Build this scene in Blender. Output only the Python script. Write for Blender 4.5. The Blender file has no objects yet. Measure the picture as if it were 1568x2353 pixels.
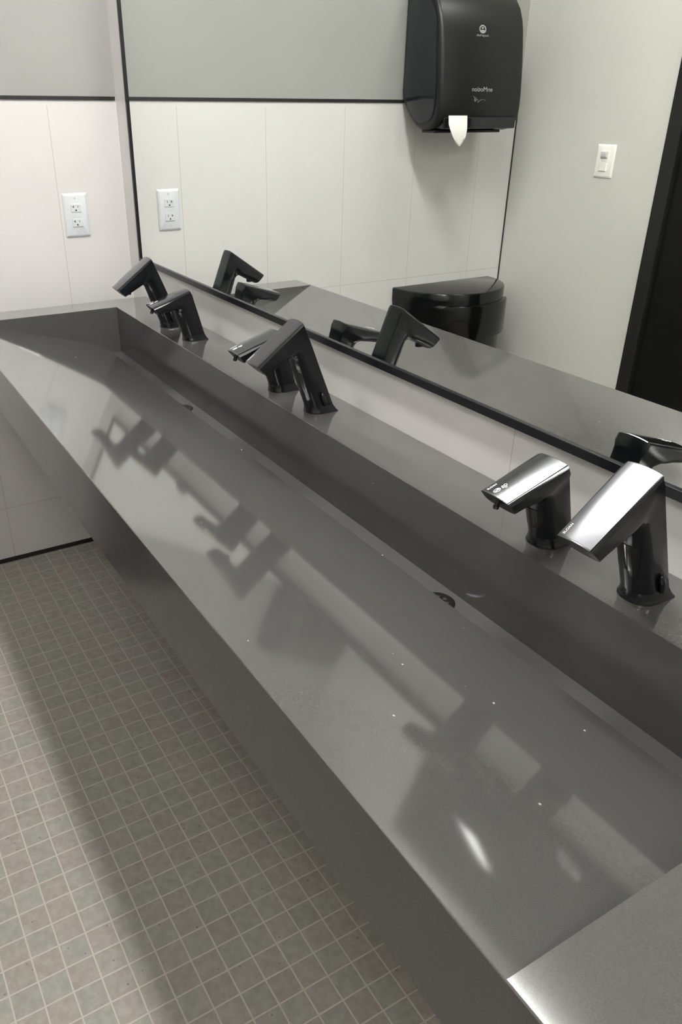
import bpy, bmesh, math
from mathutils import Vector, Matrix

D = bpy.data
S = bpy.context.scene
COL = S.collection

# ------------------------------------------------------------------ layout (metres)
# X runs along the wash trough away from the back wall (X=0), the mirror wall is Y=0, the room is Y<0
H = 0.864                 # counter height
YI, YF = -0.1278, -0.5593 # rear and front edge of the basin
XS, XE, XN, XT = 0.1136, 0.2128, 2.3006, 2.3998
YA, ZA = -0.5700, 0.7597   # lower edge of the apron (it leans out a little)
W = 1.6041                # mirror wall to door wall
CEIL = 2.68
XROOM = 4.1
MIR = 0.0075              # mirror glass stands this far off the wall
TILE_TOP = 1.4031

# ------------------------------------------------------------------ small helpers
def link(o, parent=None):
    COL.objects.link(o)
    if parent is not None:
        o.parent = parent
    return o

def thing(name, label, cat, loc=(0, 0, 0), group=None):
    o = D.objects.new(name, None)
    o.empty_display_size = 0.05
    o.location = loc
    COL.objects.link(o)
    o['label'] = label
    o['category'] = cat
    if group:
        o['group'] = group
    return o

def finish(bm, name, mats, parent=None, smooth=None, kind=None, loc=None):
    me = D.meshes.new(name)
    bmesh.ops.recalc_face_normals(bm, faces=bm.faces[:])
    bm.to_mesh(me)
    bm.free()
    return finish_mesh(me, name, mats, parent, smooth, kind, loc)

def finish_mesh(me, name, mats, parent=None, smooth=None, kind=None, loc=None):
    if not isinstance(mats, (list, tuple)):
        mats = [mats]
    for m in mats:
        me.materials.append(m)
    if smooth is not None:
        for p in me.polygons:
            p.use_smooth = True
        me.set_sharp_from_angle(angle=math.radians(smooth))
    o = D.objects.new(name, me)
    if loc is not None:
        o.location = loc
    if kind:
        o['kind'] = kind
    return link(o, parent)

def bm_box(bm, lo, hi, bevel=0.0, seg=2):
    c = [(a + b) / 2 for a, b in zip(lo, hi)]
    s = [abs(b - a) for a, b in zip(lo, hi)]
    r = bmesh.ops.create_cube(bm, size=1.0, matrix=Matrix.Translation(c) @ Matrix.Diagonal((s[0], s[1], s[2], 1)))
    if bevel > 0:
        es = list({e for v in r['verts'] for e in v.link_edges})
        bmesh.ops.bevel(bm, geom=es, offset=bevel, segments=seg, affect='EDGES', profile=0.5)
    return r

def box(name, lo, hi, mat, parent=None, bevel=0.0, seg=2, kind=None):
    bm = bmesh.new()
    bm_box(bm, lo, hi, bevel, seg)
    return finish(bm, name, mat, parent, kind=kind)

def bm_loft(bm, rings, cap0=True, cap1=True, closed=True):
    vr = [[bm.verts.new(p) for p in r] for r in rings]
    n = len(rings[0])
    for a, b in zip(vr[:-1], vr[1:]):
        for i in range(n if closed else n - 1):
            j = (i + 1) % n
            try:
                bm.faces.new((a[i], a[j], b[j], b[i]))
            except ValueError:
                pass
    if cap0:
        bm.faces.new(vr[0][::-1])
    if cap1:
        bm.faces.new(vr[-1])
    return vr

def bm_cyl(bm, p0, p1, r0, r1=None, n=24):
    r1 = r0 if r1 is None else r1
    p0, p1 = Vector(p0), Vector(p1)
    z = (p1 - p0).normalized()
    x = z.orthogonal().normalized()
    y = z.cross(x)
    rings = []
    for p, r in ((p0, r0), (p1, r1)):
        rings.append([p + (x * math.cos(2 * math.pi * i / n) + y * math.sin(2 * math.pi * i / n)) * r for i in range(n)])
    return bm_loft(bm, rings)

def bm_lathe(bm, prof, centre=(0, 0, 0), n=40, close=True):
    c = Vector(centre)
    rings = [[c + Vector((r * math.cos(2 * math.pi * i / n), r * math.sin(2 * math.pi * i / n), z)) for i in range(n)] for r, z in prof]
    bm_loft(bm, rings, close, close)

# ------------------------------------------------------------------ node helpers
class NT:
    def __init__(self, name):
        self.m = D.materials.new(name)
        self.m.use_nodes = True
        self.t = self.m.node_tree
        self.bsdf = self.t.nodes['Principled BSDF']
    def n(self, kind, **kw):
        nd = self.t.nodes.new(kind)
        for k, v in kw.items():
            setattr(nd, k, v)
        return nd
    def put(self, sock, v):
        if isinstance(v, bpy.types.NodeSocket):
            self.t.links.new(v, sock)
        elif isinstance(v, (tuple, list)):
            sock.default_value = tuple(v) + ((1.0,) if len(v) == 3 and sock.type == 'RGBA' else ())
        else:
            sock.default_value = v
    def set(self, **kw):
        for k, v in kw.items():
            self.put(self.bsdf.inputs[k.replace('_', ' ')], v)
        return self
    def math(self, op, a, b=None, c=None, clamp=False):
        nd = self.n('ShaderNodeMath', operation=op, use_clamp=clamp)
        self.put(nd.inputs[0], a)
        if b is not None:
            self.put(nd.inputs[1], b)
        if c is not None:
            self.put(nd.inputs[2], c)
        return nd.outputs[0]
    def mix(self, f, a, b):
        nd = self.n('ShaderNodeMix', data_type='RGBA')
        self.put(nd.inputs[0], f)
        self.put(nd.inputs[6], a)
        self.put(nd.inputs[7], b)
        return nd.outputs[2]
    def coord(self, kind='Object'):
        return self.n('ShaderNodeTexCoord').outputs[kind]
    def xyz(self, v):
        nd = self.n('ShaderNodeSeparateXYZ')
        self.put(nd.inputs[0], v)
        return nd.outputs
    def comb(self, x, y, z):
        nd = self.n('ShaderNodeCombineXYZ')
        for s, v in zip(nd.inputs, (x, y, z)):
            self.put(s, v)
        return nd.outputs[0]
    def noise(self, vec, scale, detail=2.0, rough=0.5):
        nd = self.n('ShaderNodeTexNoise')
        self.put(nd.inputs['Vector'], vec)
        nd.inputs['Scale'].default_value = scale
        nd.inputs['Detail'].default_value = detail
        nd.inputs['Roughness'].default_value = rough
        return nd.outputs[0]
    def white(self, vec):
        nd = self.n('ShaderNodeTexWhiteNoise', noise_dimensions='3D')
        self.put(nd.inputs['Vector'], vec)
        return nd.outputs[0]
    def ramp(self, f, stops):
        nd = self.n('ShaderNodeValToRGB')
        self.put(nd.inputs[0], f)
        el = nd.color_ramp.elements
        while len(el) < len(stops):
            el.new(0.5)
        for e, (p, c) in zip(el, stops):
            e.position = p
            e.color = tuple(c) + (1.0,)
        return nd.outputs[0]
    def bump(self, h, strength=0.2, dist=0.001):
        nd = self.n('ShaderNodeBump')
        nd.inputs['Strength'].default_value = strength
        nd.inputs['Distance'].default_value = dist
        self.put(nd.inputs['Height'], h)
        return nd.outputs[0]
    def line(self, a, off, pitch, half):
        """1 on a joint line that repeats every `pitch`, else 0"""
        q = self.math('SUBTRACT', a, off)
        q = self.math('DIVIDE', q, pitch)
        q = self.math('FRACT', self.math('ADD', q, 100.5))
        q = self.math('ABSOLUTE', self.math('SUBTRACT', q, 0.5))
        return self.math('LESS_THAN', q, half / pitch)

def plain(name, col, rough=0.5, metal=0.0, spec=0.5, noise_amt=0.0, noise_scale=60.0):
    t = NT(name)
    if noise_amt:
        f = t.noise(t.coord(), noise_scale, 3.0)
        lo = tuple(c * (1 - noise_amt) for c in col)
        hi = tuple(min(1, c * (1 + noise_amt)) for c in col)
        t.set(Base_Color=t.ramp(f, [(0.3, lo), (0.7, hi)]))
    else:
        t.set(Base_Color=col)
    t.set(Roughness=rough, Metallic=metal, Specular_IOR_Level=spec)
    return t.m

def emission(name, col, strength):
    t = NT(name)
    t.set(Base_Color=(0.9, 0.9, 0.9), Emission_Color=col, Emission_Strength=strength)
    return t.m

# ------------------------------------------------------------------ materials
def wall_tile(name, axis):
    t = NT(name)
    x, y, z = t.xyz(t.coord())
    if axis == 'Y':
        l1 = t.line(y, -0.2021, 0.3060, 0.0009)
    else:
        l1 = t.line(x, 1.7122, 0.6100, 0.0008)
    l2 = t.line(z, 0.8005, 0.6016, 0.0009)
    below = t.math('LESS_THAN', z, 1.39)
    j = t.math('MULTIPLY', t.math('MAXIMUM', l1, l2), below)
    f = t.noise(t.coord(), 7.0, 4.0)
    base = t.ramp(f, [(0.3, (0.60, 0.586, 0.572)), (0.7, (0.62, 0.606, 0.592))])
    t.set(Base_Color=t.mix(j, base, (0.45, 0.41, 0.34)), Roughness=t.math('MULTIPLY_ADD', j, 0.3, 0.30), Specular_IOR_Level=0.45)
    return t.m

def painted(name, col):
    t = NT(name)
    f = t.noise(t.coord(), 220.0, 4.0)
    g = t.noise(t.coord(), 1.5, 2.0)
    t.set(Base_Color=t.ramp(g, [(0.3, tuple(c * 0.97 for c in col)), (0.7, tuple(c * 1.03 for c in col))]),
          Roughness=0.55, Specular_IOR_Level=0.3, Normal=t.bump(f, 0.12, 0.0006))
    return t.m

def mosaic():
    t = NT('mosaic_floor_tile')
    P = 0.0506
    co = t.coord()
    x, y, z = t.xyz(co)
    wob = t.math('MULTIPLY', t.math('SUBTRACT', t.noise(co, 14.0, 2.0), 0.5), 0.0020)
    xs = t.math('DIVIDE', t.math('ADD', t.math('SUBTRACT', x, 1.4843), wob), P)
    ys = t.math('DIVIDE', t.math('ADD', t.math('SUBTRACT', y, -0.2578), wob), P)
    ix = t.math('FLOOR', xs)
    iy = t.math('FLOOR', ys)
    def joint(v):
        q = t.math('FRACT', t.math('ADD', v, 100.5))
        return t.math('ABSOLUTE', t.math('SUBTRACT', q, 0.5))
    d = t.math('MINIMUM', joint(xs), joint(ys))
    nd = t.n('ShaderNodeMapRange')
    t.put(nd.inputs[0], d)
    nd.inputs[1].default_value = 0.022
    nd.inputs[2].default_value = 0.040
    nd.inputs[3].default_value = 1.0
    nd.inputs[4].default_value = 0.0
    g = nd.outputs[0]
    rnd = t.white(t.comb(ix, iy, 3.0))
    tone = t.white(t.comb(ix, iy, 9.0))
    cols = t.mix(t.math('GREATER_THAN', rnd, 0.5), (0.268, 0.240, 0.214), (0.256, 0.250, 0.220))
    cols = t.mix(t.math('MULTIPLY', tone, 0.30), cols, (0.20, 0.187, 0.166))
    cl = t.noise(co, 55.0, 6.0, 0.65)
    cols = t.mix(t.math('MULTIPLY', t.math('SUBTRACT', cl, 0.40, clamp=True), 1.7), cols, (0.40, 0.38, 0.345))
    vo = t.n('ShaderNodeTexVoronoi', feature='F1')
    t.put(vo.inputs['Vector'], co)
    vo.inputs['Scale'].default_value = 75.0
    dots = t.math('LESS_THAN', vo.outputs['Distance'], 0.16)
    pick = t.math('GREATER_THAN', t.noise(co, 30.0, 2.0), 0.60)
    cols = t.mix(t.math('MULTIPLY', t.math('MULTIPLY', dots, pick), 0.65), cols, (0.09, 0.085, 0.075))
    cols = t.mix(g, cols, (0.43, 0.395, 0.35))
    t.set(Base_Color=cols, Roughness=t.math('MULTIPLY_ADD', g, 0.25, 0.46), Specular_IOR_Level=0.4,
          Normal=t.bump(t.math('SUBTRACT', 1.0, g), 0.35, 0.0012))
    return t.m

def solid_surface(name, r0, r1, coat):
    t = NT(name)
    co = t.coord()
    f = t.noise(co, 900.0, 2.0)
    base = t.ramp(f, [(0.35, (0.069, 0.067, 0.064)), (0.65, (0.081, 0.079, 0.075))])
    vo = t.n('ShaderNodeTexVoronoi', feature='F1')
    t.put(vo.inputs['Vector'], co)
    vo.inputs['Scale'].default_value = 42.0
    spot = t.math('LESS_THAN', vo.outputs['Distance'], 0.035)
    few = t.math('GREATER_THAN', t.white(vo.outputs['Position']), 0.90)
    base = t.mix(t.math('MULTIPLY', t.math('MULTIPLY', spot, few), 0.7), base, (0.55, 0.55, 0.53))
    wipe = t.noise(co, 9.0, 4.0, 0.6)
    t.set(Base_Color=base, Roughness=t.math('MULTIPLY_ADD', wipe, r1, r0), IOR=1.62 if coat else 1.45, Coat_Weight=coat, Coat_IOR=1.55, Coat_Roughness=r0)
    return t.m

M = dict(
    tile_back=wall_tile('white_wall_tile', 'Y'),
    tile_side=wall_tile('white_splash_tile', 'X'),
    paint=painted('pale_grey_paint', (0.30, 0.298, 0.283)),
    paint_side=painted('warm_grey_paint', (0.62, 0.607, 0.575)),
    ceiling=painted('ceiling_white', (0.80, 0.80, 0.78)),
    mosaic=mosaic(),
    stone=solid_surface('grey_solid_surface', 0.070, 0.03, 1.0),
    stone_dull=solid_surface('grey_solid_surface_honed', 0.14, 0.04, 0.0),
    black_trim=plain('black_metal_trim', (0.018, 0.018, 0.020), 0.35, 0.0, 0.5),
    base_black=plain('black_base_strip', (0.012, 0.011, 0.010), 0.5),
    frame=plain('black_mirror_frame', (0.006, 0.0065, 0.009), 0.30, 0.0, 0.4),
    white_plastic=plain('white_plastic', (0.585, 0.605, 0.63), 0.32, 0.0, 0.5),
    ivory=plain('warm_white_plastic', (0.86, 0.85, 0.80), 0.35),
    lens=plain('sensor_lens_grey', (0.60, 0.60, 0.60), 0.25),
    hole=plain('slot_black', (0.02, 0.02, 0.02), 0.6),
    screw=plain('screw_white', (0.50, 0.51, 0.53), 0.4),
    graphite=plain('graphite_gloss', (0.005, 0.006, 0.0075), 0.20, 0.0, 0.42),
    gloss_black=plain('gloss_black', (0.006, 0.006, 0.007), 0.06, 0.0, 0.6),
    ink=plain('silver_print', (0.78, 0.79, 0.80), 0.5),
    ink_grey=plain('grey_print', (0.30, 0.30, 0.29), 0.5),
    ink_dim=plain('dim_grey_print', (0.12, 0.12, 0.115), 0.5),
    disp=plain('charcoal_plastic', (0.006, 0.0058, 0.0055), 0.40, 0.0, 0.40, 0.10, 900.0),
    smoke=plain('smoked_panel', (0.012, 0.014, 0.018), 0.08, 0.0, 0.5),
    bin=plain('bin_gloss_black', (0.004, 0.0045, 0.005), 0.12, 0.0, 0.4),
    bin_flap=plain('bin_flap_black', (0.003, 0.003, 0.003), 0.16, 0.0, 0.4),
    paper=plain('paper_towel', (0.85, 0.83, 0.78), 0.9, 0.0, 0.2, 0.04, 300.0),
    door=plain('door_black', (0.005, 0.005, 0.0046), 0.45, 0.0, 0.2, 0.15, 40.0),
    door_frame=plain('dark_bronze_frame', (0.014, 0.0135, 0.0125), 0.42, 0.0, 0.3),
    chrome=plain('dark_chrome', (0.30, 0.30, 0.32), 0.12, 1.0),
    light_trim=plain('light_trim_white', (0.8, 0.8, 0.8), 0.5),
)

def top_plate_mat():
    t = NT('brushed_graphite')
    x, y, z = t.xyz(t.coord())
    v = t.comb(t.math('MULTIPLY', x, 25.0), t.math('MULTIPLY', y, 900.0), t.math('MULTIPLY', z, 900.0))
    f = t.noise(v, 1.0, 3.0)
    t.set(Base_Color=(0.20, 0.202, 0.212), Metallic=1.0, Roughness=t.math('MULTIPLY_ADD', f, 0.05, 0.17),
          Normal=t.bump(f, 0.02, 0.0002))
    return t.m
M['plate'] = top_plate_mat()
wt = NT('water')
wt.set(Base_Color=(0.9, 0.9, 0.9), Roughness=0.05, IOR=1.33, Transmission_Weight=0.7)
M['water'] = wt.m

def mirror_mat():
    t = NT('mirror_silver')
    t.set(Base_Color=(0.885, 0.915, 0.885), Metallic=1.0, Roughness=0.0)
    return t.m
M['mirror'] = mirror_mat()

# ------------------------------------------------------------------ the room
def struct(name, lo, hi, mat):
    return box(name, lo, hi, mat, kind='structure')

struct('floor', (-0.12, -W - 0.12, -0.10), (XROOM + 0.12, 0.12, 0.0), M['mosaic'])
struct('ceiling', (-0.12, -W - 0.12, CEIL), (XROOM + 0.12, 0.12, CEIL + 0.1), M['ceiling'])

def two_tone_wall(name, lo, hi, axis, low_mat, high_mat, zsplit):
    bm = bmesh.new()
    bm_box(bm, lo, hi)
    geom = bm.verts[:] + bm.edges[:] + bm.faces[:]
    bmesh.ops.bisect_plane(bm, geom=geom, plane_co=(0, 0, zsplit), plane_no=(0, 0, 1))
    for f in bm.faces:
        f.material_index = 1 if f.calc_center_median().z > zsplit else 0
    return finish(bm, name, [low_mat, high_mat], kind='structure')

two_tone_wall('wall_back', (-0.12, -W - 0.12, 0), (0, 0.12, CEIL), 'Y', M['tile_back'], M['paint'], 1.409)
struct('wall_right', (0.0, 0.0, 0.0), (XROOM, 0.12, CEIL), M['tile_side'])
struct('wall_left', (0.0, -W - 0.12, 0.0), (XROOM, -W, CEIL), M['paint_side'])
struct('wall_front', (XROOM, -W - 0.12, 0.0), (XROOM + 0.12, 0.12, CEIL), M['paint_side'])

box('trim_1', (0.0, -W, TILE_TOP), (0.0035, -0.003, 1.4126), M['black_trim'], kind='structure')
box('trim_2', (0.0, -W, 0.0), (0.0045, -W + 0.0035, TILE_TOP), M['black_trim'], kind='structure')
box('baseboard_back', (0.0, -W, 0.0), (0.004, 0.0, 0.0150), M['base_black'], kind='structure')
box('baseboard_left', (0.0045, -W, 0.0), (0.6990, -W + 0.008, 0.10), M['base_black'], kind='structure')
box('baseboard_front', (XROOM - 0.008, -W, 0.0), (XROOM, 0.0, 0.10), M['base_black'], kind='structure')

# door in the left wall (seen in the mirror)
door = D.objects.new('door_1', None)
door.location = (0.6997, -W, 0)
door['kind'] = 'structure'
COL.objects.link(door)
bm = bmesh.new()
bm_box(bm, (0.0, 0.0, 0.0), (0.0517, 0.028, 2.16), 0.002)
bm_box(bm, (0.97, 0.0, 0.0), (1.0217, 0.028, 2.16), 0.002)
bm_box(bm, (0.0517, 0.0, 2.108), (0.97, 0.028, 2.16), 0.002)
finish(bm, 'frame', M['door_frame'], door)
box('leaf', (0.0565, 0.0, 0.012), (0.965, 0.012, 2.10), M['door'], door, 0.002)

# ------------------------------------------------------------------ ceiling lights and an added fill light
def ceiling_light(label, lo, hi, strength, col):
    t = thing('ceiling_light', label, 'ceiling light', ((lo[0] + hi[0]) / 2, (lo[1] + hi[1]) / 2, CEIL))
    hx, hy = (hi[0] - lo[0]) / 2, (hi[1] - lo[1]) / 2
    bm = bmesh.new()
    w = 0.018
    for a, b in (((-hx - w, -hy - w), (hx + w, -hy)), ((-hx - w, hy), (hx + w, hy + w)), ((-hx - w, -hy), (-hx, hy)), ((hx, -hy), (hx + w, hy))):
        bm_box(bm, (a[0], a[1], -0.008), (b[0], b[1], 0.0))
    finish(bm, 'frame', M['light_trim'], t)
    bm = bmesh.new()
    bm_box(bm, (-hx, -hy, -0.004), (hx, hy, -0.0005))
    finish(bm, 'diffuser', emission('lit_diffuser', col, strength), t)
    return t

ceiling_light('long slim recessed ceiling light above the wash trough', (0.72, -0.425), (1.88, -0.295), 74.0, (1.0, 0.988, 0.965))
ceiling_light('square recessed ceiling light near the black door', (0.66, -1.585), (1.06, -1.285), 19.0, (1.0, 0.985, 0.955))
ceiling_light('square fill light added on the ceiling beyond the near end of the trough, out of view', (3.30, -1.42), (3.70, -1.02), 38.0, (1.0, 0.985, 0.955))  # added unseen fill, brightens the lower back wall from the front

# ------------------------------------------------------------------ wash trough
trough = thing('trough_sink', 'long dark grey solid surface trough sink under the mirror with a sloping basin', 'sink', (0, 0, 0))
def slope_z(y):                 # the slope is very slightly convex
    q = y - YF
    return H - 0.2510 * q - 0.108 * q * q
YR = -0.1760                    # rear lip of the slope
ZR = slope_z(YR)
CURVE = [(YR + (YF - YR) * k / 14, slope_z(YR + (YF - YR) * k / 14)) for k in range(15)]
CURVE[-1] = (YF, H)
ZC = 0.7310                     # channel floor
bm = bmesh.new()
V = {}
def v(x, y, z):
    k = (round(x, 5), round(y, 5), round(z, 5))
    if k not in V:
        V[k] = bm.verts.new(k)
    return V[k]
def face(tag, *pts):
    f = bm.faces.new([v(*p) for p in pts])
    f.material_index = tag
    return f
# 0 deck, 1 apron, 2 slope, 3 channel
YB = -0.0005
face(0, (XS, YB, H), (XT, YB, H), (XT, YF, H), (XN, YF, H), (XN, YI, H), (XE, YI, H), (XE, YF, H), (XS, YF, H))
face(3, (XE, YI, H), (XN, YI, H), (XN, YI, ZC), (XE, YI, ZC))
YU = -0.212
face(3, (XE, YI, ZC), (XN, YI, ZC), (XN, YU, ZC), (XE, YU, ZC))
ZL = ZR - 0.011
face(3, (XE, YU, ZC), (XN, YU, ZC), (XN, YU, ZL), (XE, YU, ZL))
face(2, (XE, YU, ZL), (XN, YU, ZL), (XN, YR, ZL), (XE, YR, ZL))
face(2, (XE, YR, ZL), (XN, YR, ZL), (XN, YR, ZR), (XE, YR, ZR))
for (ya, za), (yb, zb) in zip(CURVE[:-1], CURVE[1:]):
    face(2, (XE, ya, za), (XN, ya, za), (XN, yb, zb), (XE, yb, zb))
for x in (XE, XN):
    face(3, (x, YI, H), (x, YI, ZC), (x, YU, ZC), (x, YU, ZL), (x, YR, ZL), *[(x, cy_, cz_) for cy_, cz_ in CURVE])
face(1, (XS, YF, H), (XE, YF, H), (XN, YF, H), (XT, YF, H), (XT, YA, ZA), (XS, YA, ZA))
face(1, (XS, YA, ZA), (XT, YA, ZA), (XT, -0.40, 0.70), (XS, -0.40, 0.70))
face(1, (XS, -0.40, 0.70), (XT, -0.40, 0.70), (XT, YB, 0.70), (XS, YB, 0.70))
face(1, (XS, YB, 0.70), (XT, YB, 0.70), (XT, YB, H), (XS, YB, H))
for x in (XS, XT):
    face(1, (x, YB, H), (x, YF, H), (x, YA, ZA), (x, -0.40, 0.70), (x, YB, 0.70))
bmesh.ops.recalc_face_normals(bm, faces=bm.faces[:])
es = []
for e in bm.edges:
    a, b = e.verts[0].co, e.verts[1].co
    if abs(a.x - XN) < 1e-5 and abs(b.x - XN) < 1e-5:
        continue
    if abs(a.z - H) < 1e-5 and abs(b.z - H) < 1e-5 and not (abs(a.y - YB) < 1e-5 and abs(b.y - YB) < 1e-5):
        es.append(e)
    elif abs(a.y - YR) < 1e-5 and abs(b.y - YR) < 1e-5 and abs(a.z - ZR) < 1e-5 and abs(b.z - ZR) < 1e-5:
        es.append(e)
    elif abs(a.y - YA) < 1e-5 and abs(b.y - YA) < 1e-5 and abs(a.z - ZA) < 1e-5 and abs(b.z - ZA) < 1e-5:
        es.append(e)
bmesh.ops.bevel(bm, geom=es, offset=0.0014, segments=2, affect='EDGES', profile=0.5)
for tag, nm in enumerate(('counter_deck', 'apron', 'basin_slope', 'drain_channel')):
    b2 = bm.copy()
    bmesh.ops.delete(b2, geom=[f for f in b2.faces if f.material_index != tag], context='FACES')
    for f in b2.faces:
        f.material_index = 0
    me = D.meshes.new(nm)
    b2.to_mesh(me)
    b2.free()
    finish_mesh(me, nm, M['stone_dull'] if nm in ('apron', 'drain_channel') else M['stone'], trough, smooth=9 if nm == 'basin_slope' else None)
bm.free()
# drains in the channel, half hidden by the lip of the slope
for xd in (0.779, 1.763):
    bm = bmesh.new()
    bm_lathe(bm, [(0.0275, ZC), (0.0275, ZC + 0.0012), (0.0262, ZC + 0.0022), (0.024, ZC + 0.0024), (0.010, ZC + 0.0014), (0.0005, ZC + 0.0012)], (xd, -0.1675, 0), 48, True)
    dr = finish(bm, 'drain', M['chrome'], trough, smooth=40)
    bm = bmesh.new()
    for k in range(8):
        a = 2 * math.pi * k / 8
        bm_lathe(bm, [(0.0030, ZC + 0.0008), (0.0030, ZC + 0.0026)], (xd + 0.015 * math.cos(a), -0.1675 + 0.015 * math.sin(a), 0), 14)
    finish(bm, 'strainer_hole', M['hole'], dr)

# a few drops of water left on the slope
def drop_mesh():
    bm = bmesh.new()
    bm_lathe(bm, [(0.0015, 0.0), (0.0014, 0.0004), (0.0011, 0.0007), (0.0006, 0.0009), (0.0001, 0.0010)], (0, 0, 0), 16)
    bmesh.ops.recalc_face_normals(bm, faces=bm.faces[:])
    me = D.meshes.new('water_drop')
    bm.to_mesh(me)
    bm.free()
    for p in me.polygons:
        p.use_smooth = True
    me.materials.append(M['water'])
    return me
drop = drop_mesh()
for dx, dy in ((1.1304, -0.1790), (0.4467, -0.3261), (1.6359, -0.1785), (1.9369, -0.3696), (2.0930, -0.2261), (2.0267, -0.3063), (2.0222, -0.4468), (2.1737, -0.3884)):
    o = D.objects.new('water_drop', drop)
    o.location = (dx, dy, slope_z(dy) + 0.0001)
    o.rotation_euler = (math.atan(-(0.2510 + 0.216 * (dy - YF))), 0, 0)
    o['label'] = 'tiny bright water drop lying on the grey sloping basin'
    o['category'] = 'water drop'
    o['group'] = 'water drops on the basin slope'
    COL.objects.link(o)

# ------------------------------------------------------------------ faucets and soap dispensers
NS = 14
def u_section(o, i, w0, w1, crown, chamfer=0.004, frac=0.46, emax=0.025, sq=0.0):
    """D-shaped section: flat (crowned) outer face at o, round nose at i; o and i are (y,z)"""
    o, i = Vector((0, o[0], o[1])), Vector((0, i[0], i[1]))
    ax = i - o
    L = ax.length
    ax.normalize()
    pts = []
    def at(x, d):
        pts.append(o + ax * d + Vector((x, 0, 0)))
    for k in range(9):                         # outer face, -x to +x
        x = -w0 + 2 * w0 * k / 8
        at(x, -crown * (1 - (x / w0) ** 2))
    c = min(chamfer, L * 0.2)
    s0 = L - min(L * frac, emax)
    at(w0 + (w1 - w0) * 0.45, c * 0.25)
    at(w1, c)
    at(w1, (c + s0) / 2)
    for k in range(NS + 1):                    # nose
        a = math.pi / 2 * (1 - 2 * k / NS)
        sn = math.sin(a)
        x = w1 * math.copysign(abs(sn) ** (1.0 - 0.16 * sq), sn)
        at(x, s0 + (L - s0) * max(math.cos(a), 0.0) ** (0.95 - 0.25 * sq))
    at(-w1, (c + s0) / 2)
    at(-w1, c)
    at(-w0 - (w1 - w0) * 0.45, c * 0.25)
    return pts

def nose_patch(bm, o0, i0, o1, i1, w, off=0.0006, frac=0.46, half=0.60):
    """a thin skin over the round nose between two sections"""
    rows = []
    for o, i in ((o0, i0), (o1, i1)):
        O, I = Vector((0, o[0], o[1])), Vector((0, i[0], i[1]))
        ax = (I - O)
        L = ax.length
        ax.normalize()
        s0 = L - min(L * frac, 0.025)
        for shell in (off, -0.0006):
            r = []
            for k in range(NS + 1):
                a = half * math.pi / 2 * (1 - 2 * k / NS)
                sn = math.sin(a)
                x = (w + shell) * sn
                r.append(O + ax * (s0 + (L - s0 + shell) * max(math.cos(a), 0.0) ** 0.95) + Vector((x, 0, 0)))
            rows.append(r)
    ring0 = rows[0] + rows[1][::-1]
    ring1 = rows[2] + rows[3][::-1]
    bm_loft(bm, [ring0, ring1])

def text_mesh(name, body, size, mat, parent, origin, xdir, ydir, extrude=0.0001, align='LEFT', width=None):
    cu = D.curves.new(name + '_curve', 'FONT')
    cu.body = body
    cu.size = size
    cu.extrude = extrude
    cu.align_x = align
    tmp = D.objects.new(name + '_tmp', cu)
    COL.objects.link(tmp)
    dg = bpy.context.evaluated_depsgraph_get()
    me = D.meshes.new_from_object(tmp.evaluated_get(dg))
    COL.objects.unlink(tmp)
    D.objects.remove(tmp)
    D.curves.remove(cu)
    me.name = name
    xs = [p.co.x for p in me.vertices]
    if width:
        k = width / (max(xs) - min(xs))
        for p in me.vertices:
            p.co.x *= k
    x, y = Vector(xdir).normalized(), Vector(ydir).normalized()
    z = x.cross(y)
    m = Matrix((x, y, z)).transposed().to_4x4()
    m.translation = Vector(origin)
    me.transform(m)
    return finish_mesh(me, name, mat, parent)

def ring_shape(bm, c, x, y, rx, ry, w, h=0.00025, n=28, ang=0.0):
    """flat raised ring in the plane c,x,y"""
    z = x.cross(y)
    ca, sa = math.cos(ang), math.sin(ang)
    rings = []
    for rr, hh in ((0, 0), (0, h), (-w, h), (-w, 0)):
        r = []
        for i in range(n):
            a = 2 * math.pi * i / n
            px, py = (rx + rr) * math.cos(a), (ry + rr) * math.sin(a)
            r.append(c + x * (px * ca - py * sa) + y * (px * sa + py * ca) + z * hh)
        rings.append(r)
    bm_loft(bm, rings + [rings[0]], False, False)

def disc_shape(bm, c, x, y, rx, ry, h=0.00025, n=24, ang=0.0):
    z = x.cross(y)
    ca, sa = math.cos(ang), math.sin(ang)
    rings = []
    for hh in (-0.0001, h):
        r = []
        for i in range(n):
            a = 2 * math.pi * i / n
            px, py = rx * math.cos(a), ry * math.sin(a)
            r.append(c + x * (px * ca - py * sa) + y * (px * sa + py * ca) + z * hh)
        rings.append(r)
    bm_loft(bm, rings)

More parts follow.
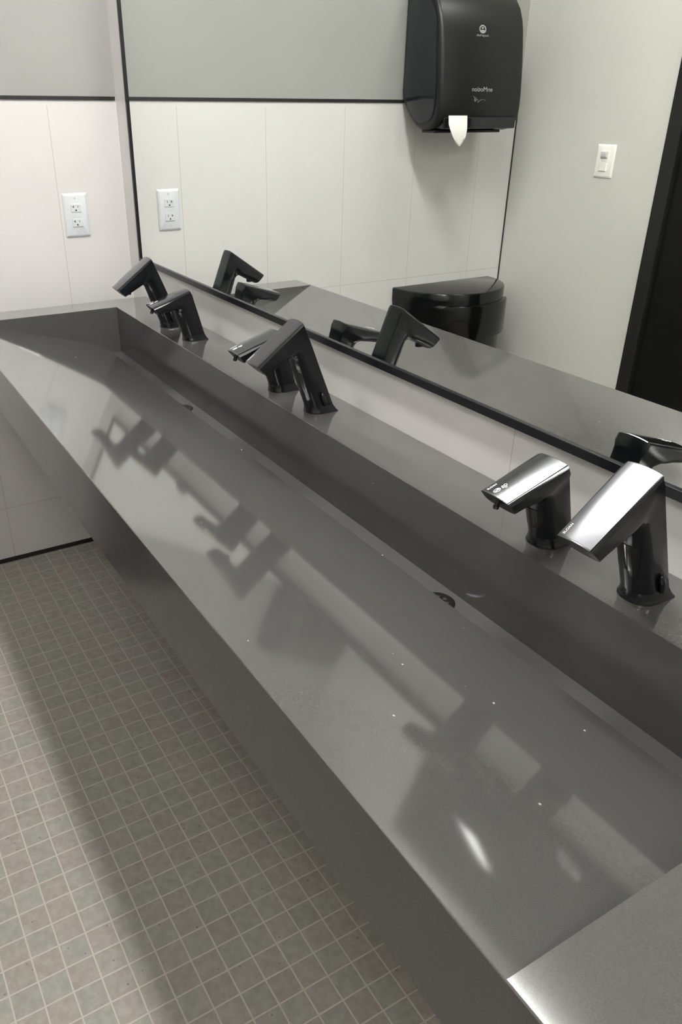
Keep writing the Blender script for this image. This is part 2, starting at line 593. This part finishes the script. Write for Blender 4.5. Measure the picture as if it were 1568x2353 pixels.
def fixture(root, tall):
    if tall:
        lean, back0 = 0.41, -0.046
        tz = 0.1740
        top_b = (-0.1210, 0.1797)
        tip = (-0.2170, 0.1118)
        under = (-0.1950, 0.0908)
        arc = [(-0.1365, 0.1080), (-0.1400, 0.1125), (-0.1440, 0.1148), (-0.1485, 0.1150), (-0.1535, 0.1130)]
        wt0, wt1 = 0.0222, 0.0262
        win = (0.048, 0.086)
    else:
        lean, back0 = 0.285, -0.046
        tz = 0.1140
        top_b = (-0.0840, 0.1238)
        tip = (-0.1835, 0.0925)
        under = (-0.1670, 0.0725)
        arc = [(-0.1190, 0.0690), (-0.1215, 0.0745), (-0.1255, 0.0785), (-0.1305, 0.0795), (-0.1360, 0.0787)]
        wt0, wt1 = 0.0225, 0.0280
        win = (0.030, 0.060)
    front0 = -0.0970
    back = lambda z: (back0 - lean * z, z)
    fz = arc[0][1]
    fl = (arc[0][0] - front0) / fz
    front = lambda z: (front0 + fl * z, z)
    def wl(z):
        k = z / 0.18
        return 0.0205 + 0.0017 * k, 0.0217 + 0.0030 * k
    rings = []
    for k in range(6):
        zi, zo = fz * k / 5, (tz - 0.020) * k / 5
        w0, w1 = wl(zo)
        rings.append(u_section(back(zo), front(zi), w0, w1, 0.0, 0.002))
    b_top = back(tz)
    w0, w1 = wl(tz)
    rings.append(u_section(back(tz - 0.008), arc[1], w0, w1, 0.0, 0.002, emax=0.022, sq=0.25))
    rings.append(u_section(b_top, arc[2], wt0 * 0.99, wt1 * 0.96, 0.0004, 0.003, emax=0.019, sq=0.5))
    rings.append(u_section(top_b, arc[3], wt0, wt1 * 0.99, 0.0017, emax=0.016, sq=0.8))
    for k in range(0, 6):
        f = k / 5
        o = (top_b[0] + (tip[0] - top_b[0]) * (0.10 + 0.90 * f), top_b[1] + (tip[1] - top_b[1]) * (0.10 + 0.90 * f))
        i = (arc[4][0] + (under[0] - arc[4][0]) * f, arc[4][1] + (under[1] - arc[4][1]) * f)
        if k == 5:
            i = under
        rings.append(u_section(o, i, wt0, wt1, 0.0017, emax=0.0135, sq=1.0))
    bm = bmesh.new()
    bm_loft(bm, rings)
    body = finish(bm, 'body', M['graphite'], root, smooth=32)
    # crowned brushed plate lying on top
    tb, tp = Vector((0, top_b[0], top_b[1])), Vector((0, tip[0], tip[1]))
    d = (tp - tb).normalized()
    nrm = Vector((1, 0, 0)).cross(d)
    if nrm.z < 0:
        nrm = -nrm
    bm = bmesh.new()
    rr = []
    L = (tp - tb).length
    for s, e in ((0.0004, 0.0003), (0.0012, 0.0011), (0.0022, 0.0011), (0.0050, 0.0011), (L * 0.3, 0.0011), (L * 0.6, 0.0011), (L - 0.0050, 0.0011), (L - 0.0022, 0.0011), (L - 0.0010, 0.0011), (L + 0.0006, 0.0004)):
        r = []
        for k in range(13):
            x = -wt0 + 2 * wt0 * k / 12
            r.append(tb + d * s + nrm * (0.0017 * (1 - (x / wt0) ** 2) + e) + Vector((x, 0, 0)))
        for k in range(13):
            x = wt0 - 2 * wt0 * k / 12
            r.append(tb + d * s + nrm * (0.0017 * (1 - (x / wt0) ** 2) - 0.0004) + Vector((x, 0, 0)))
        rr.append(r)
    bm_loft(bm, rr)
    finish(bm, 'top_plate', M['plate'], root, smooth=40)
    # flared foot
    bm = bmesh.new()
    def foot(z, g):
        o, i = back(z), front(z)
        return u_section((o[0] + g, z), (i[0] - g, z), 0.0205 + g, 0.0217 + g, 0.0, 0.002)
    bm_loft(bm, [foot(0.0, 0.0045), foot(0.0012, 0.0045), foot(0.004, 0.0030), foot(0.008, 0.0016), foot(0.013, 0.0006), foot(0.015, 0.0002)])
    finish(bm, 'base_flange', M['graphite'], root, smooth=50)
    bm = bmesh.new()
    z0, z1 = win
    nose_patch(bm, back(z0), front(z0), back(z1), front(z1), wl(z0)[1])
    finish(bm, 'sensor_window', M['gloss_black'], root, smooth=40)
    up = -d                                     # text runs from the tip up the slope
    yd = Vector((-1, 0, 0))
    def on(x, s):
        return tb + d * s + nrm * (0.0017 * (1 - (x / wt0) ** 2) + 0.00118) + Vector((x, 0, 0))
    text_mesh('lettering', 'SLOAN', 0.0040, M['ink'], root, on(-0.0158, L - 0.0035), up, yd, 0.00008, width=0.0155)
    if tall:
        bm = bmesh.new()                        # aerator under the spout end
        c = Vector((0, under[0], under[1])) + Vector((0, 0.012, 0.003))
        bm_cyl(bm, c + Vector((0, 0, 0.010)), c + Vector((0, -0.0005, 0.0005)), 0.0085, 0.0080, 28)
        finish(bm, 'aerator', M['gloss_black'], root, smooth=40)
        lv = []                                 # temperature lever on the side
        for p, r in (((0.0200, -0.0705, 0.0160), 0.0016), ((0.0245, -0.0712, 0.0165), 0.0042), ((0.0262, -0.0740, 0.0240), 0.0046), ((0.0262, -0.0780, 0.0345), 0.0044), ((0.0255, -0.0800, 0.0405), 0.0032), ((0.0250, -0.0806, 0.0420), 0.0012)):
            c = Vector(p)
            ring = []
            for k in range(14):
                a = 2 * math.pi * k / 14
                ring.append(c + Vector((r * 0.8 * math.cos(a), r * math.sin(a) * 0.92, r * math.sin(a) * 0.36)))
            lv.append(ring)
        bm = bmesh.new()
        bm_loft(bm, lv)
        finish(bm, 'temperature_lever', M['graphite'], root, smooth=60)
    else:
        bm = bmesh.new()
        bm_cyl(bm, (0, -0.1765, 0.0895), (0, -0.1785, 0.0790), 0.0036, 0.0034, 20)
        bm_cyl(bm, (0, -0.1785, 0.0790), (0, -0.1790, 0.0755), 0.0042, 0.0038, 20)
        finish(bm, 'soap_nozzle', M['gloss_black'], root, smooth=40)
        bm = bmesh.new()
        X1, Y1 = up, yd
        def pc(x, s):
            return on(x, s) - nrm * 0.00015
        ring_shape(bm, pc(-0.0058, L - 0.0098), X1, Y1, 0.0056, 0.0034, 0.0006)
        disc_shape(bm, pc(-0.0062, L - 0.0118), X1, Y1, 0.0020, 0.0015)
        disc_shape(bm, pc(-0.0044, L - 0.0076), X1, Y1, 0.0022, 0.0004, ang=0.3)
        disc_shape(bm, pc(-0.0060, L - 0.0076), X1, Y1, 0.0022, 0.0004)
        ring_shape(bm, pc(-0.0042, L - 0.0186), X1, Y1, 0.0016, 0.0015, 0.0006)
        ring_shape(bm, pc(-0.0066, L - 0.0196), X1, Y1, 0.0015, 0.0014, 0.0006)
        ring_shape(bm, pc(-0.0026, L - 0.0220), X1, Y1, 0.0018, 0.0016, 0.0006)
        ring_shape(bm, pc(-0.0060, L - 0.0243), X1, Y1, 0.0026, 0.0021, 0.0006)
        finish(bm, 'soap_symbol', M['ink'], root)

def dup(root, name, loc, label):
    r = root.copy()
    COL.objects.link(r)
    r.name = name
    r.location = loc
    r['label'] = label
    for ch in list(root.children):
        c = ch.copy()
        COL.objects.link(c)
        c.parent = r
    return r

GF, GS = 'tall black faucets along the trough deck', 'short black soap dispensers along the trough deck'
faucet = thing('faucet', 'tall black angled faucet nearest the camera, with a bright glare on its top plate', 'faucet', (2.0233, 0, H), GF)
fixture(faucet, True)
soap = thing('soap_dispenser', 'short black soap dispenser nearest the camera, with white hand and bubbles symbol in glare', 'soap dispenser', (1.8670, 0, H), GS)
fixture(soap, False)
bpy.context.view_layer.update()
dup(faucet, 'faucet', (1.2615, 0, H), 'tall black angled faucet in the middle of the trough deck, overlapping a shorter dispenser')
dup(faucet, 'faucet', (0.4980, 0, H), 'tall black angled faucet farthest away, by the back wall corner of the mirror')
dup(soap, 'soap_dispenser', (1.1130, 0, H), 'short black soap dispenser behind the middle tall faucet')
dup(soap, 'soap_dispenser', (0.6510, 0, H), 'short black soap dispenser in front of the farthest tall faucet')

# ------------------------------------------------------------------ mirror
mx0, mx1, mz0, mz1 = 0.1141, 2.72, 0.9665, 2.10
fw = 0.0145
mir = thing('wall_mirror', 'long wall mirror with a thin black frame above the trough sink', 'mirror', (mx0, 0, mz0))
bm = bmesh.new()
w, h = mx1 - mx0, mz1 - mz0
for lo, hi in (((0, -0.012, 0), (w, -0.0002, fw)), ((0, -0.012, h - fw), (w, -0.0002, h)), ((0, -0.012, fw), (fw * 0.65, -0.0002, h - fw)), ((w - fw, -0.012, fw), (w, -0.0002, h - fw))):
    bm_box(bm, lo, hi, 0.0006, 1)
finish(bm, 'frame', M['frame'], mir)
box('glass', (fw * 0.65, -MIR, fw), (w - fw, -0.003, h - fw), M['mirror'], mir)

# ------------------------------------------------------------------ outlet on the back wall
YO, ZO = -0.1558, 1.0977
out = thing('wall_outlet', 'white double wall outlet on the white tile of the back wall', 'outlet', (0, YO, ZO))
def plate(parent, w, h, d, mat, win=None):
    """bevelled wall plate facing +X"""
    bm = bmesh.new()
    rings = []
    for x, g in ((0.0002, 0.0), (d * 0.35, 0.0), (d * 0.8, 0.0035), (d, 0.0065)):
        a, b = w / 2 - g, h / 2 - g
        r, n = 0.0025, 4
        ring = []
        for cx, cz, a0 in ((a - r, b - r, 0), (-a + r, b - r, 90), (-a + r, -b + r, 180), (a - r, -b + r, 270)):
            for k in range(n + 1):
                t = math.radians(a0 + 90 * k / n)
                ring.append(Vector((x, cx + r * math.cos(t), cz + r * math.sin(t))))
        rings.append(ring)
    bm_loft(bm, rings)
    return finish(bm, 'wall_plate', mat, parent, smooth=35)
plate(out, 0.0738, 0.1224, 0.0058, M['white_plastic'])
box('receptacle_body', (0.0050, -0.0158, -0.0330), (0.0064, 0.0158, 0.0330), M['white_plastic'], out, 0.0004)
for s in (1, -1):
    rc = box('receptacle', (0.0058, -0.0150, s * 0.0205 - 0.0112), (0.0077, 0.0150, s * 0.0205 + 0.0112), M['white_plastic'], out, 0.0008)
    z = s * 0.0205
    bm = bmesh.new()                                    # T-shaped neutral slot on the left
    bm_box(bm, (0.0072, -0.0078, z + 0.0005), (0.00782, -0.0060, z + 0.0078))
    bm_box(bm, (0.0072, -0.0112, z + 0.0032), (0.00782, -0.0078, z + 0.0050))
    finish(bm, 'slot', M['hole'], rc)
    bm = bmesh.new()
    bm_box(bm, (0.0072, 0.0052, z + 0.0008), (0.00782, 0.0067, z + 0.0072))
    finish(bm, 'slot', M['hole'], rc)
    bm = bmesh.new()
    bm_cyl(bm, (0.0072, -0.0006, z - 0.0058), (0.00782, -0.0006, z - 0.0058), 0.0025, None, 18)
    finish(bm, 'ground_hole', M['hole'], rc)
    bm = bmesh.new()
    bm_cyl(bm, (0.0052, 0, s * 0.0478), (0.0066, 0, s * 0.0478), 0.0032, 0.0028, 20)
    bm_box(bm, (0.0064, -0.0026, s * 0.0478 - 0.0005), (0.0067, 0.0026, s * 0.0478 + 0.0005))
    finish(bm, 'screw', M['screw'], out, smooth=40)
box('status_button', (0.0060, -0.0045, -0.0028), (0.0070, 0.0045, 0.0028), M['white_plastic'], out, 0.0004)

# ------------------------------------------------------------------ sensor switch on the door wall
XW, ZW = 0.4555, 1.2273
sw = thing('light_switch', 'white occupancy sensor light switch on the grey wall beside the black door', 'light switch', (XW, -W, ZW))
def facing_y(o):
    o.data.transform(Matrix.Rotation(math.radians(90), 4, 'Z'))
    return o
facing_y(plate(sw, 0.0790, 0.1060, 0.0062, M['ivory']))
facing_y(box('switch_body', (0.0052, -0.0165, -0.0330), (0.0078, 0.0165, 0.0325), M['ivory'], sw, 0.0006))
bm = bmesh.new()
rings = []
for x, z0, z1, wy in ((0.0070, 0.008, 0.0320, 0.0145), (0.0125, 0.011, 0.0315, 0.0135), (0.0150, 0.017, 0.0295, 0.0115)):
    rings.append([Vector((x, -wy, z0)), Vector((x, wy, z0)), Vector((x, wy, z1)), Vector((x, -wy, z1))])
bm_loft(bm, rings)
bmesh.ops.bevel(bm, geom=bm.edges[:], offset=0.0010, segments=2, affect='EDGES')
facing_y(finish(bm, 'sensor_lens', M['lens'], sw, smooth=40))
facing_y(box('push_button', (0.0070, -0.0145, -0.0310), (0.0098, 0.0145, -0.0050), M['ivory'], sw, 0.0012))
facing_y(box('indicator_bar', (0.0074, -0.0100, 0.0000), (0.0088, 0.0100, 0.0022), M['lens'], sw, 0.0004))

# ------------------------------------------------------------------ paper towel dispenser on the back wall (seen in the mirror)
YD = -1.2270
dp = thing('towel_dispenser', 'black paper towel dispenser on the back wall, reflected in the mirror above the bin', 'paper towel dispenser', (0, YD, 1.32))
def prof(scale=1.0, inset=0.0):
    """side outline (x, z) above the unit's bottom"""
    pts = [(0.0, 0.112), (0.006, 0.090), (0.020, 0.072), (0.042, 0.046), (0.066, 0.026), (0.092, 0.010), (0.120, 0.000), (0.150, 0.000), (0.178, 0.005),
           (0.200, 0.018), (0.213, 0.040), (0.217, 0.072), (0.216, 0.110), (0.212, 0.160), (0.206, 0.210), (0.199, 0.260), (0.191, 0.305), (0.182, 0.335), (0.166, 0.368), (0.140, 0.398), (0.105, 0.420), (0.060, 0.434), (0.0, 0.440)]
    if not inset:
        return pts
    c = (0.100, 0.215)
    out_ = []
    for x, z in pts:
        kx = 1 - inset / 0.105
        kz = 1 - inset / 0.215
        out_.append((c[0] + (x - c[0]) * kx, c[1] + (z - c[1]) * kz))
    return out_
HWD = 0.1830
bm = bmesh.new()
P0 = prof()
rings = []
for y, ins in ((-HWD, 0.016), (-HWD + 0.002, 0.009), (-HWD + 0.007, 0.003), (-HWD + 0.014, 0.0), (HWD - 0.014, 0.0), (HWD - 0.007, 0.003), (HWD - 0.002, 0.009), (HWD, 0.016)):
    p = prof(inset=ins) if ins else P0
    rings.append([Vector((max(x, 0.0005), y, z)) for x, z in p])
bm_loft(bm, rings)
# opening for the towel: cut the lower front
cover = finish(bm, 'cover', M['disp'], dp, smooth=38)
for s in (1, -1):
    bm = bmesh.new()
    rings = []
    for y, ins in ((HWD - 0.002, 0.022), (HWD + 0.0030, 0.022), (HWD + 0.0042, 0.0245)):
        rings.append([Vector((x, s * y, z)) for x, z in prof(inset=ins)])
    bm_loft(bm, rings)
    finish(bm, 'side_window', M['smoke'], dp, smooth=40)
box('towel_slot', (0.150, -HWD + 0.022, 0.006), (0.2185, HWD - 0.020, 0.042), M['gloss_black'], dp, 0.004)
box('tear_bar', (0.115, -HWD + 0.060, -0.007), (0.186, HWD - 0.012, 0.001), M['disp'], dp, 0.002)
# paper tail hanging from the slot
tail = D.objects.new('paper_towel', None)
bm = bmesh.new()
top = [(-0.0020 + 0.0), ]
rows = []
for z, ya, yb, x in ((0.046, 0.142, 0.062, 0.2175), (0.020, 0.142, 0.062, 0.2215), (0.004, 0.135, 0.0615, 0.2225), (-0.020, 0.118, 0.0640, 0.2215), (-0.036, 0.104, 0.0720, 0.2195), (-0.0475, 0.0875, 0.0835, 0.2175)):
    rows.append([Vector((x + 0.004 * math.sin(3.0 * f), ya + (yb - ya) * f, z)) for f in (0, .2, .4, .6, .8, 1)])
loops = []
for r in rows:
    back_ = [p + Vector((-0.0006, 0, 0)) for p in r[::-1]]
    loops.append(r + back_)
bm_loft(bm, loops)
D.objects.remove(tail)
pt = finish(bm, 'paper_towel', M['paper'], None, smooth=50)
pt.location = (0, YD, 1.32)
pt['label'] = 'torn white paper towel tail hanging out of the black dispenser'
pt['category'] = 'paper towel'

# marks on the front of the dispenser (they read mirrored in the reflection)
def front_x(z):                                    # front surface at height above the unit's bottom
    q = prof()
    for (xa, za), (xb, zb) in zip(q[9:], q[10:]):
        if za <= z <= zb:
            return xa + (xb - xa) * (z - za) / (zb - za)
    return 0.21
def mark_frame(z):
    a, b = front_x(z - 0.01), front_x(z + 0.01)
    upv = Vector((b - a, 0, 0.02)).normalized()
    return Vector((front_x(z) + 0.0006, 0, z)), Vector((0, 1, 0)), upv
c, xa, ya = mark_frame(0.298)
bm = bmesh.new()
cc = c + Vector((0, 0.0080, 0))
ring_shape(bm, cc, xa, ya, 0.0150, 0.0125, 0.0040)
disc_shape(bm, cc - ya * 0.0050, xa, ya, 0.0105, 0.0030)
disc_shape(bm, cc + ya * 0.0035, xa, ya, 0.0048, 0.0026)
finish(bm, 'round_emblem', M['ink_grey'], dp)
c, xa, ya = mark_frame(0.2775)
text_mesh('lettering', 'Georgia-Pacific', 0.0088, M['ink_grey'], dp, c + Vector((0, -0.0185, 0)), xa, ya, 0.0002, width=0.053)
c, xa, ya = mark_frame(0.1180)
text_mesh('lettering', 'enMotion', 0.0200, M['ink_grey'], dp, c + Vector((0, -0.0415, 0)), xa, ya, 0.0002, width=0.090)
c, xa, ya = mark_frame(0.0960)
bm = bmesh.new()
hc = c + Vector((0, 0.024, 0))
for k in range(4):
    disc_shape(bm, hc + xa * (0.012 - 0.0035 * k) + ya * (0.004 - 0.0018 * k), xa, ya, 0.0085, 0.0016, ang=0.5)
disc_shape(bm, hc + xa * 0.008 - ya * 0.002, xa, ya, 0.0060, 0.0065)
for k in range(12):
    f = k / 11
    disc_shape(bm, hc + xa * (-0.004 - 0.034 * f) + ya * (-0.010 + 0.0085 * math.sin(f * 2.6)), xa, ya, 0.0030, 0.0016 - 0.001 * f, ang=0.0)
finish(bm, 'hand_symbol', M['ink_dim'], dp)

# ------------------------------------------------------------------ half-round waste bin under the dispenser
YC, RB = -1.3000, 0.2470
bn = thing('waste_bin', 'glossy black half-round waste bin on the back wall below the towel dispenser', 'waste bin', (0, YC, 0))
def half(r, z, n=48, x0=0.0045, a0=-90, a1=90):
    return [Vector((x0 + r * math.cos(math.radians(a0 + (a1 - a0) * k / n)), r * math.sin(math.radians(a0 + (a1 - a0) * k / n)), z)) for k in range(n + 1)]
bm = bmesh.new()
bm_loft(bm, [half(RB - 0.010, 0.0005), half(RB - 0.010, 0.020), half(RB - 0.004, 0.024), half(RB - 0.004, 0.7200)])
finish(bm, 'body', M['bin'], bn, smooth=40)
bm = bmesh.new()
bm_loft(bm, [half(RB - 0.003, 0.7195), half(RB - 0.002, 0.7205), half(RB - 0.002, 0.7680), half(RB - 0.0035, 0.7700), half(RB - 0.006, 0.7710)])
finish(bm, 'lid', M['bin'], bn, smooth=40)
bm = bmesh.new()
# curved push flap standing proud of the body, with rounded corners
NA, A = 40, 51.0
outer, inner = [], []
def flap_pts(r, shrink):
    z0, z1 = 0.5950 + shrink, 0.7280 - shrink
    rr = 0.035
    pts = []
    L = math.radians(A) * RB - shrink
    for cx, cz, a0 in ((L - rr, z1 - rr, 0), (-L + rr, z1 - rr, 90), (-L + rr, z0 + rr, 180), (L - rr, z0 + rr, 270)):
        for k in range(9):
            t = math.radians(a0 + 90 * k / 8)
            pts.append((cx + rr * math.cos(t), cz + rr * math.sin(t)))
    return pts
def wrap(u, z, r):
    a = u / RB
    return Vector((0.0045 + r * math.cos(a), r * math.sin(a), z))
base = flap_pts(RB, 0.0)
def grid_rows(r, shrink):
    z0, z1 = 0.5950 + shrink, 0.7280 - shrink
    L = math.radians(A) * RB - shrink
    rr = 0.033
    rows = []
    n = 44
    for k in range(n + 1):
        u = -L + 2 * L * k / n
        e = max(0.0, abs(u) - (L - rr))
        dz = rr - math.sqrt(max(0.0, rr * rr - e * e))
        rows.append((u, z0 + dz, z1 - dz))
    return [(wrap(u, a, r), wrap(u, b, r)) for u, a, b in rows]
g0 = grid_rows(RB - 0.006, 0.0)
g1 = grid_rows(RB + 0.006, 0.0)
g1b = grid_rows(RB + 0.0112, 0.0018)
g2 = grid_rows(RB + 0.013, 0.006)
rings = [[p[0] for p in g] + [p[1] for p in g[::-1]] for g in (g0, g1, g1b, g2)]
bm_loft(bm, rings, True, False)
top_ = rings[3]
n = len(g2)
vs = {}
def vv(p):
    k = (round(p.x, 6), round(p.y, 6), round(p.z, 6))
    for q in bm.verts:
        if (q.co - p).length < 1e-6:
            return q
    return bm.verts.new(p)
va = [vv(p[0]) for p in g2]
vb = [vv(p[1]) for p in g2]
for k in range(n - 1):
    try:
        bm.faces.new([q for q in dict.fromkeys((va[k], va[k + 1], vb[k + 1], vb[k]))])
    except ValueError:
        pass
finish(bm, 'push_flap', M['bin_flap'], bn, smooth=40)

# ------------------------------------------------------------------ camera
cam = D.cameras.new('camera')
co = D.objects.new('camera', cam)
COL.objects.link(co)
yaw, pitch, roll = 0.534638, -0.487211, 0.006606
cy, sy, cp, sp = math.cos(yaw), math.sin(yaw), math.cos(pitch), math.sin(pitch)
f = Vector((-cy * cp, sy * cp, sp))
r = Vector((sy, cy, 0))
u = r.cross(f)
r, u = math.cos(roll) * r + math.sin(roll) * u, -math.sin(roll) * r + math.cos(roll) * u
m = Matrix((r, u, -f)).transposed().to_4x4()
m.translation = Vector((2.51192, -0.84938, 1.39353))
co.matrix_world = m
cam.sensor_fit = 'AUTO'
cam.sensor_width = 36.0
cam.lens = 1806.199858 / 2353.0 * 36.0
cam.shift_x = (784.0 - 693.313881) / 2353.0
cam.shift_y = (1198.80593 - 1176.5) / 2353.0
cam.clip_start = 0.01
S.camera = co

# ------------------------------------------------------------------ world and render look
wd = D.worlds.new('world')
S.world = wd
wd.use_nodes = True
wd.node_tree.nodes['Background'].inputs[0].default_value = (0.05, 0.05, 0.05, 1)
S.view_settings.view_transform = 'Standard'
S.view_settings.look = 'None'
S.view_settings.exposure = 0.40
S.view_settings.gamma = 1.0
S.view_settings.use_curve_mapping = False
cyc = S.cycles
cyc.max_bounces = 12
cyc.diffuse_bounces = 6
cyc.glossy_bounces = 8
cyc.caustics_reflective = True
cyc.blur_glossy = 0.3
cyc.sample_clamp_indirect = 100.0
cyc.use_denoising = True
